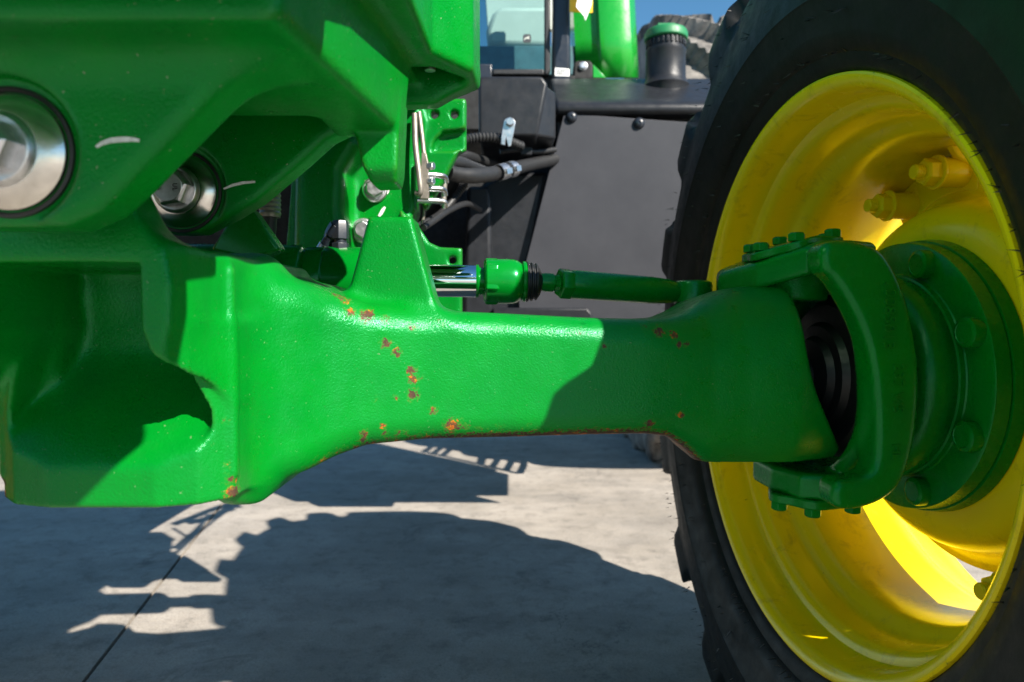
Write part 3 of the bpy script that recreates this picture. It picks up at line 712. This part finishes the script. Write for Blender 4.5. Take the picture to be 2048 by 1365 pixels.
MB().lathe([(-.0175, .024), (-.021, .028), (-.026, .0285), (-.030, .025), (-.034, .026), (-.040, .018), (-.05, .015)], 40, frame(e0, (0, 0, 1), (1, 0, 0))).build('rod_end_boot', M['seal'], TR)

# hydraulic elbow on the cylinder
p0 = at(681, 492, .985)
el = MB(); el.lathe([(-.010, .0125), (.004, .0125)], 6, frame(p0, (0, 0, 1), (1, 0, 0))); el.lathe([(.003, .009), (.010, .009)], 20, frame(p0, (0, 0, 1), (1, 0, 0)))
el.lathe([(.009, .0125), (.030, .0125), (.036, .0105)], 6, frame(p0, (0, 0, 1), (1, 0, 0)))
pe = p0+Vector((-.006, 0, .026)); pd = Vector((-.55, .25, -.78)).normalized()
el.lathe([(-.004, .0115), (.014, .0115), (.016, .010), (.020, .010)], 6, frame(pe, pd)); el.lathe([(.019, .0085), (.052, .0085)], 20, frame(pe, pd))
el.build('hydraulic_elbow', M['frame'], T, bevel=.0008)
MB().lathe([(.030, .0100), (.046, .0105), (.048, .009)], 20, frame(pe, pd)).build('hose_ferrule', M['zinc'], T)
sp = at(540, 405, .92)
MB().lathe([(-.02, .013)]+[(-.018+.003*i, .0145 if i % 2 else .013) for i in range(14)], 24, frame(sp, (0, 0, 1), (1, 0, 0))).build('hose_fitting', M['pipe'], T)
MB().tube([sp-Vector((0, 0, .018)), sp-Vector((.003, 0, .05)), sp-Vector((.012, -.01, .09))], .009, 14).build('hydraulic_hose', M['hose'], T)
MB().prism([at(a, b, .83) for a, b in ((470, 420), (500, 415), (560, 500), (500, 520), (420, 500))], (0, .03, 0)).build('stop_plate', M['green'], T, bevel=.004)

# ---- green frame casting behind the axle
def frame_cast():
    h = .004; lo = (-.40, 1.10, .70); hi = (.0, 1.33, 1.16)
    X, Y, Z = grid(lo, hi, h)
    def pz(pts, Yd): return [xz(a, b, Yd) for a, b in pts]
    d = ext(poly2(X, Z, pz([(585, 330), (640, 290), (700, 230), (760, 190), (832, 190), (846, 235), (830, 330), (832, 420), (812, 470), (850, 500), (850, 640), (560, 640)], 1.210)), slab(Y, 1.205, 1.280), .008)
    col = ext(poly2(X, Z, pz([(590, 340), (640, 300), (700, 250), (722, 290), (708, 315), (690, 345), (688, 420), (694, 470), (700, 640), (585, 640)], 1.15)), slab(Y, 1.135, 1.260), .022)
    d = smin(d, col, .02)
    plate = ext(poly2(X, Z, pz([(838, 195), (932, 195), (931, 296), (915, 305), (880, 372), (850, 420), (838, 400)], 1.230)), slab(Y, 1.232, 1.262), .004)
    d = smin(d, plate, .008)
    d = smax(d, -ext(poly2(X, Z, pz([(862, 302), (868, 280), (885, 263), (935, 257), (940, 296), (905, 300)], 1.230)), slab(Y, 1.0, 1.248), .004), .004)
    for px, py in ((868, 228), (908, 228)):
        c = at(px, py, 1.230); d = smax(d, -ext(np.sqrt((X-c.x)**2+(Z-c.z)**2)-.0072, slab(Y, 1.0, 1.4), .001), .002)
    low = ext(poly2(X, Z, pz([(800, 420), (838, 455), (858, 485), (880, 495), (924, 497), (924, 640), (800, 640)], 1.190)), slab(Y, 1.185, 1.210), .004)
    c = at(905, 521, 1.190); low = smax(low, -ext(np.sqrt((X-c.x)**2+(Z-c.z)**2)-.0068, slab(Y, .9, 1.4), .001), .002)
    d = smin(d, low, .006)
    V, Q = nets(np.ascontiguousarray(d, dtype=f4), lo, h)
    return cast_mesh('frame_casting', V, Q, M['cast'], T)
FC = frame_cast()
first = None
for px, py in ((750, 380), (727, 462)):
    p = at(px, py, 1.202)
    if first is None:
        hb = MB(); hexhead(hb, frame(p, (.12, -1, 0)), .0165, .020, .0225, .005); first = hb.build('frame_bolt', M['zinc'], FC, bevel=.0008); off = WL[first]-p
    else: again(first, FC, p+off)
mark([at(779, 364, 1.203), at(777, 372, 1.203), at(775, 382, 1.203), at(773, 388, 1.203)], .003, FC)
mark([at(770, 414, 1.203), at(766, 420, 1.203), at(762, 427, 1.203), at(758, 433, 1.203)], .003, FC)

# ---- engine and body behind
eb = MB(); eb.prism([(-.72, 1.38, .70), (-.55, 1.38, .70), (-.44, 1.38, .86), (-.17, 1.38, 1.12), (-.16, 1.38, 1.2), (-.72, 1.38, 1.2)], (0, .8, 0))
eb.box((-.66, 2.46, .60), (-.17, 3.2, 1.3)); eb.build('engine_block', M['dark'], T, bevel=.015)
MB().box((XC-.12, 1.30, .72), (XC+.02, 1.40, 1.0)).build('engine_front', M['dark'], T, bevel=.01)
hd = MB(); hp = [(-.26, 1.17), (-.25, 1.55), (-.17, 1.66), (.17, 1.66), (.25, 1.55), (.26, 1.17)]
hd.add([(XC+a*s_, y_, z+dz) for y_, s_, dz in ((-.22, .80, -.10), (-.05, .96, -.03), (.5, 1.0, 0), (1.3, 1.0, .03)) for a, z in hp],
       [[i*6+k, i*6+k+1, (i+1)*6+k+1, (i+1)*6+k] for i in range(3) for k in range(5)]+[[0, 5, 4, 3, 2, 1], [18, 19, 20, 21, 22, 23]])
MB().box((-.27, .77, 1.062), (-.062, .98, 1.16)).build('shade_box', M['cast'], T, bevel=.006)  # hidden box added to keep the frame casting's left column in shade
hd.build('hood', M['sheet'], T, bevel=.01)
wcb = MB().prism([(XC-.387, -.28, 1.0), (XC+.387, -.28, 1.0), (XC+.387, .24, 1.0), (XC+.33, .31, 1.0), (XC-.33, .31, 1.0), (XC-.387, .24, 1.0)], (0, 0, .16))
wcb.box((XC-.20, .30, 1.02), (XC+.20, .44, 1.13)); wcb.build('weight_carrier', M['green'], T, bevel=.012, seg=3)

# ---- fuel tank side: moulded tank, filler neck, flat panel
YT = 2.03
tank = MB()
sec = [(1.92, 204), (1.905, 216), (1.915, 236)]
xl, xr = at(1110, 200, YT).x, .70
prof = [(YT+.02, at(0, 236, YT).z), (YT-.036, at(0, 229, YT-.035).z), (YT-.044, at(0, 214, YT-.04).z), (YT-.032, at(0, 205, YT-.03).z), (YT+.05, at(0, 196, YT+.05).z), (YT+.16, at(0, 170, YT+.16).z), (YT+.26, at(0, 158, YT+.26).z), (YT+.5, at(0, 158, YT+.26).z+.01), (YT+.5, .78), (YT+.03, .78)]
n = len(prof); vs = [(xl, y, z) for y, z in prof]+[(xr, y, z) for y, z in prof]
tank.add(vs, [list(range(n)), list(range(2*n-1, n-1, -1))]+[[(i+1) % n, i, n+i, n+(i+1) % n] for i in range(n)])
TK = tank.build('fuel_tank', M['plastic'], T, bevel=.010, seg=3)
nk = at(1331, 165, YT+.19); fn = frame(nk, (0, 0, 1), (1, 0, 0)); k_ = (YT+.19)/F
MB().lathe([(-.09, .070), (-.04, .062), (-.015, 46*k_), (.0, 40.5*k_), (.012, 39*k_), (52*k_, 38*k_), (54*k_, 39*k_), (60*k_, 39*k_), (62*k_, 36*k_), (80*k_, 36*k_)], 48, fn).build('filler_neck', M['plastic'], TK)
sl = MB()
for i in range(26):
    a = 2*PI*i/26; sl.box((66*k_, -.0035, 36*k_), (78*k_, .0035, 38.5*k_), fn @ Matrix.Rotation(a, 4, 'X'))
sl.build('neck_ribs', M['plastic'], TK, bevel=.0008)
cp = MB(); cp.lathe([(79*k_, 39*k_), (81*k_, 42*k_), (92*k_, 42*k_), (98*k_, 39*k_), (101*k_, 30*k_), (103*k_, 18*k_), (104*k_, 2*k_)], 48, fn)
cp.box((101*k_, -.010, -.028), (113*k_, .010, .028), fn)
CP = cp.build('filler_cap', M['cap'], TK, bevel=.002)
# front box of the tank
fb = MB(); fx0, fx1 = at(957, 200, 1.80).x, at(1092, 200, 1.80).x
zt_, zb_ = at(0, 152, 1.80).z, at(0, 273, 1.80).z
fb.prism([(fx0, 1.80, zb_), (fx1-.022, 1.80, zb_), (fx1+.005, 1.80, zt_-.02), (fx1-.01, 1.80, zt_), (fx0, 1.80, zt_)], (0, .35, 0))
fb.prism([(fx1-.02, 1.815, zt_-.004), (fx1+.03, 1.87, zt_-.02), (fx1+.03, 1.87, zb_+.01), (fx1-.03, 1.815, zb_+.004)], (-.01, .25, 0))
FB = fb.build('battery_box', M['plastic'], T, bevel=.008, seg=3)
# flat panel with button-head screws
pn = MB().prism([at(a, b, YT-.03) for a, b in ((1127, 232), (1142, 228), (1480, 252), (1480, 645), (1040, 640), (1036, 585))], (0, .006, 0)).build('side_panel', M['panel'], T, bevel=.0015)
first = None
for px, py in ((1143, 235), (1278, 247), (1410, 258)):
    p = at(px, py, YT-.0305)
    if first is None:
        hb = MB(); hb.lathe([(0, .0165), (.003, .0165), (.008, .0135), (.0115, .008), (.0120, .0045), (.009, .0040)], 28, frame(p, (0, -1, 0))); first = hb.build('panel_screw', M['frame'], pn); off = WL[first]-p
    else: again(first, pn, p+off)
lm = MB()                                                       # moulded lower shroud left of the panel
lm.prism([at(a, b, 2.03) for a, b in ((1000, 352), (1012, 344), (1094, 345), (1040, 640), (930, 640), (945, 380))], (0, .3, 0))
lm.prism([at(a, b, 2.0) for a, b in ((935, 372), (978, 372), (982, 400), (985, 640), (925, 640))], (0, .3, 0))
lm.build('tank_shroud', M['plastic'], T, bevel=.012, seg=3)
MB().prism([at(a, b, 1.96) for a, b in ((985, 616), (1175, 616), (1185, 628), (1185, 660), (985, 660))], (0, .2, 0)).build('skid_plate', M['plastic'], T, bevel=.006)
MB().box((at(900, 640, 2.1).x, 2.12, .70), (.68, 2.5, .80)).build('tank_cradle', M['dark'], T, bevel=.01)
# bracket strap on the battery box
p = at(1018, 243, 1.79)
MB().box((at(890, 300, 2.25).x, 2.33, .72), (at(1120, 300, 2.25).x, 2.36, 1.28)).build('dark_backing', M['dark'], T)  # black sheet added behind the hoses to stand for the shaded gap
bk = MB().prism([at(a, b, 1.738) for a, b in ((1008, 243), (1011, 238), (1018, 235), (1026, 237), (1031, 244), (1028, 262), (1022, 292), (1017, 294), (1014, 284), (1012, 274), (1010, 291), (1002, 289), (1003, 272))], (0, .004, 0)).build('hose_bracket', M['zinc'], T, bevel=.0008)
hb = MB(); hexhead(hb, frame(at(1020, 245, 1.737), (0, -1, 0)), .011, .008); hb.build('bracket_bolt', M['zinc'], bk)
# hoses and looms
def tube(name, pts, r, mat, ridges=None, n=14): return MB().tube([at(*p) for p in pts], r, n, ridges).build(name, mat, T)
tube('wiring_conduit', [(905, 320, 1.75), (912, 292, 1.72), (935, 279, 1.74), (975, 275, 1.755), (1010, 281, 1.77), (1045, 294, 1.80)], .0135, M['hose'], .009)
tube('wiring_conduit', [(918, 262, 1.76), (914, 280, 1.74), (908, 305, 1.74)], .010, M['hose'], .008)
tube('wiring_conduit', [(930, 368, 1.55), (912, 392, 1.52), (882, 428, 1.45), (850, 448, 1.36), (835, 456, 1.3)], .009, M['hose'], .008)
tube('coolant_hose', [(862, 334, 1.42), (885, 326, 1.44), (915, 325, 1.48), (945, 336, 1.56), (985, 352, 1.66)], .0145, M['hose'])
H2 = tube('coolant_hose', [(896, 345, 1.44), (915, 350, 1.46), (950, 352, 1.50), (1000, 345, 1.60), (1050, 332, 1.80), (1122, 317, 2.06)], .0165, M['hose'])
for px, py, Yd, w_ in ((1003, 344.5, 1.585, .013), (1022, 339.5, 1.615, .011)):
    c = at(px, py, Yd); a = at(px+14, py-3.4, Yd+.022); b = MB(); fr = frame(c, a-c)
    b.lathe([(-w_, .0172), (-w_, .0188), (w_, .0188), (w_, .0172)], 32, fr, caps=False); b.box((-w_*.8, -.024, -.006), (w_*.8, -.017, .006), fr)
    b.build('hose_clamp', M['zinc'], H2)
tube('wiring_conduit', [(1000, 304, 1.86), (1035, 300, 1.87), (1070, 304, 1.90), (1110, 300, 1.96)], .0075, M['hose'])
MB().box(tuple(at(1050, 312, 1.88)-Vector((.012, .012, 0))), tuple(at(1064, 296, 1.88)+Vector((0, .012, 0)))).build('wiring_plug', M['plastic'], T, bevel=.002)
tube('wiring_conduit', [(846, 456, 1.24), (870, 440, 1.3), (900, 420, 1.4), (935, 408, 1.55), (960, 420, 1.75)], .0065, M['hose'])
tube('coolant_hose', [(905, 310, 1.62), (930, 312, 1.70), (965, 322, 1.84), (1000, 330, 1.95)], .013, M['hose'])
tube('brake_pipe', [(838, 225, 1.205), (846, 290, 1.200), (851, 350, 1.195), (845, 372, 1.195)], .0042, M['pipe'])
tube('brake_pipe', [(829, 228, 1.190), (831, 290, 1.185), (838, 350, 1.180), (841, 384, 1.180), (833, 388, 1.185)], .0052, M['pipe'])
pb = MB().prism([at(a, b, 1.185) for a, b in ((843, 306), (852, 306), (857, 330), (857, 398), (840, 398))], (0, .012, 0)).build('pipe_bracket', M['pipe'], T, bevel=.001)
for py in (333, 363):
    hb = MB(); hexhead(hb, frame(at(857, py, 1.190), (1, -.35, 0)), .0070, .010); hb.build('bracket_bolt', M['zinc'], pb)
for x0, y0, x1, y1 in ((856, 350, 890, 354), (856, 377, 888, 380), (834, 401, 888, 403)):
    tube('pipe_stub', [(x0, y0, 1.195), ((x0+x1)/2+8, (y0+y1)/2, 1.205), (x1, y1+2, 1.215), (x1+2, y1+12, 1.220)], .0053, M['zinc'])
tube('brake_pipe', [(850, 400, 1.245), (848, 430, 1.245), (843, 450, 1.245)], .0028, M['pipe'])
tube('dip_tube', [(893, 300, 1.36), (890, 340, 1.36), (886, 412, 1.36)], .006, M['pipe'])

# ---- cab, fender and rear wheel behind
YC = 2.35
def quad(name, pts, Y, th, mat, parent, bevel=.004): return MB().prism([at(a, b, Y) for a, b in pts], (0, th, 0)).build(name, mat, parent, bevel=bevel)
CB = quad('cab', ((1108, -140), (1140, -140), (1142, 168), (1104, 168)), YC, .08, M['frame'], T, .012)
quad('window_glass', ((700, -140), (1091, -140), (1091, 140), (700, 140)), YC+.02, .005, M['glass'], CB, 0)
sl = MB().prism([at(a, b, YC) for a, b in ((1089, -140), (1101, -140), (1101, 140), (1096, 150), (1089, 150))], (0, .03, 0))
sl.prism([at(a, b, YC) for a, b in ((985, 138), (1088.5, 138), (1088.5, 150), (985, 150))], (0, .03, 0)); sl.build('window_seal', M['hose'], CB, bevel=.005)
quad('window_sill', ((700, 128), (984, 128), (984, 160), (700, 160)), YC+.005, .05, M['frame'], CB)
quad('cab_base', ((700, 151), (1150, 151), (1150, 260), (700, 260)), YC+.03, 1.0, M['dark'], CB)
quad('seat_back', ((985, 25), (1000, 12), (1100, 12), (1100, 92), (975, 92), (972, 60)), YC+.28, .12, M['liner'], CB, .02)
quad('cab_liner', ((960, -160), (1180, -160), (1180, 60), (975, 60)), YC+.7, .03, M['liner'], CB)
quad('cab_floor', ((700, 92), (1150, 92), (1150, 150), (700, 150)), YC+.25, .5, plain('teal_mat', (.05, .13, .15), .7, 0, .4, 14, 0), CB)
lg = MB(); cI = at(1054, 77, YC+.015); s_ = YC/F
lg.prism([cI+Vector((x*s_, 0, z*s_)) for x, z in ((-8, -6), (-6, -8), (6, -8), (8, -6), (8, 5), (5, 8), (-5, 8), (-8, 5))], (0, .003, 0)); lg.build('window_logo', M['ink'], CB, smooth=False)
dr = MB(); dr.prism([cI+Vector((x*s_, -.001, z*s_)) for x, z in ((-6, -3), (-3, 1), (0, 1.5), (3, 4), (4.5, 3), (3, 1), (6, -2), (4, -1.5), (1.5, -1), (-1, -1.2), (-3, -1), (-5, -4))], (0, .0009, 0)); dr.build('leaping_deer', M['liner'], CB, smooth=False)
st = quad('sticker', ((1110, 136), (1139, 138), (1139, 153), (1110, 152)), YC-.002, .0018, M['white'], CB, 0)
ln = MB()
for i in range(4):
    y_ = 139.5+i*3; x1_ = 1135-(i*37 % 11)
    ln.prism([at(a, b, YC-.0028) for a, b in ((1113, y_), (x1_, y_+.3), (x1_, y_+1.5), (1113, y_+1.2))], (0, .0007, 0))
ln.build('sticker_print', M['ink'], st, smooth=False)
fd = MB(); YF = 2.55
cs = [(1146, 2.66), (1152, 2.60), (1196, 2.58), (1202, 2.56), (1235, 2.545), (1255, 2.56), (1264, 2.62), (1266, 2.75)]
vs = [at(px+dx_, py, Y_) for py, dx_ in ((-160, -14), (0, -2), (80, 2), (157, 6)) for px, Y_ in cs]
m_ = len(cs); fd.add(vs, [[i*m_+k, i*m_+k+1, (i+1)*m_+k+1, (i+1)*m_+k] for i in range(3) for k in range(m_-1)])
fo = fd.build('fender', M['sheet'], T); so = fo.modifiers.new('thick', 'SOLIDIFY'); so.thickness = .012; so.offset = -1
br = quad('fender_bracket', ((1148, 126), (1154, 121), (1180, 121), (1186, 128), (1186, 160), (1146, 160)), 2.48, .05, M['dark'], T, .006)
hb = MB(); hexhead(hb, frame(at(1166, 133, 2.479), (0, -1, 0)), .0125, .010, .016, .003); hb.build('bracket_bolt', M['zinc'], br)
gs = MB().prism([at(a, b, 2.50) for a, b in ((1186, 128), (1212, 156), (1186, 156))], (0, .05, 0)).build('gusset', M['sheet'], T, bevel=.002)
rb = MB(); RW = Matrix.Translation((.70, 3.86, 1.11))
rw = tyre_mesh(1.19, .58, .54, 19, .07, 20); rw.v = [RW @ Vector((v.x, v.y, v.z)) for v in rw.v]
RR = MB().lathe([(.02, .575), (.05, .55), (.12, .51), (.42, .51), (.49, .55), (.52, .575)], 72, RW, caps=False).build('rear_wheel', M['yellow'], T)
rw.build('tyre', M['dusty'], RR); MB().lathe([(.2, .1), (.22, .49), (.24, .515), (.26, .49), (.25, .1)], 48, RW).build('wheel_dish', M['yellow'], RR)
# cab step beside the tank (hidden behind the front wheel; its shadow shows on the concrete)
cs_ = MB(); sx = .56; y0s, y1s = 2.68, 3.16
for yy, zb_s in ((y0s, .53), ((y0s+y1s)/2, .50), (y1s, .52)):
    cs_.tube([(sx+.02, yy, 1.08), (sx+.01, yy, .90), (sx, yy, .66), (sx-.01, yy, .56), (sx-.01, yy, zb_s)], .014, 8)
for zz in (.52, .585, .655, .725, .93, .985, 1.04):
    cs_.tube([(sx, y0s, zz+.012), (sx, (y0s+y1s)/2, zz-.012), (sx, y1s, zz+.006)], .013, 8)
cs_.prism([(sx+.01, y0s, .735), (sx+.01, y1s, .735), (sx+.01, y1s, .76), (sx+.01, y0s, .76)], (.02, 0, 0))
cs_.build('cab_step', M['dark'], T)

# ---- cards hanging from the cab pillar
hc = MB().prism([at(a, b, 2.30) for a, b in ((1140, -60), (1187, -60), (1185, 26), (1139, 24))], (0, .004, 0)).build('warning_card', M['tag'], bevel=.001)
hc['label'] = 'yellow card hanging on the dark cab pillar, behind the white one'; hc['category'] = 'card'
wc_ = MB().prism([at(a, b, 2.26) for a, b in ((1166, -60), (1190, -50), (1183, 10), (1171, 42), (1168, 33), (1152, 14))], (0, .002, 0)).build('paper_tag', M['white'], bevel=.0005)
wc_['label'] = 'white paper tag with pointed end hanging before the yellow card'; wc_['category'] = 'tag'
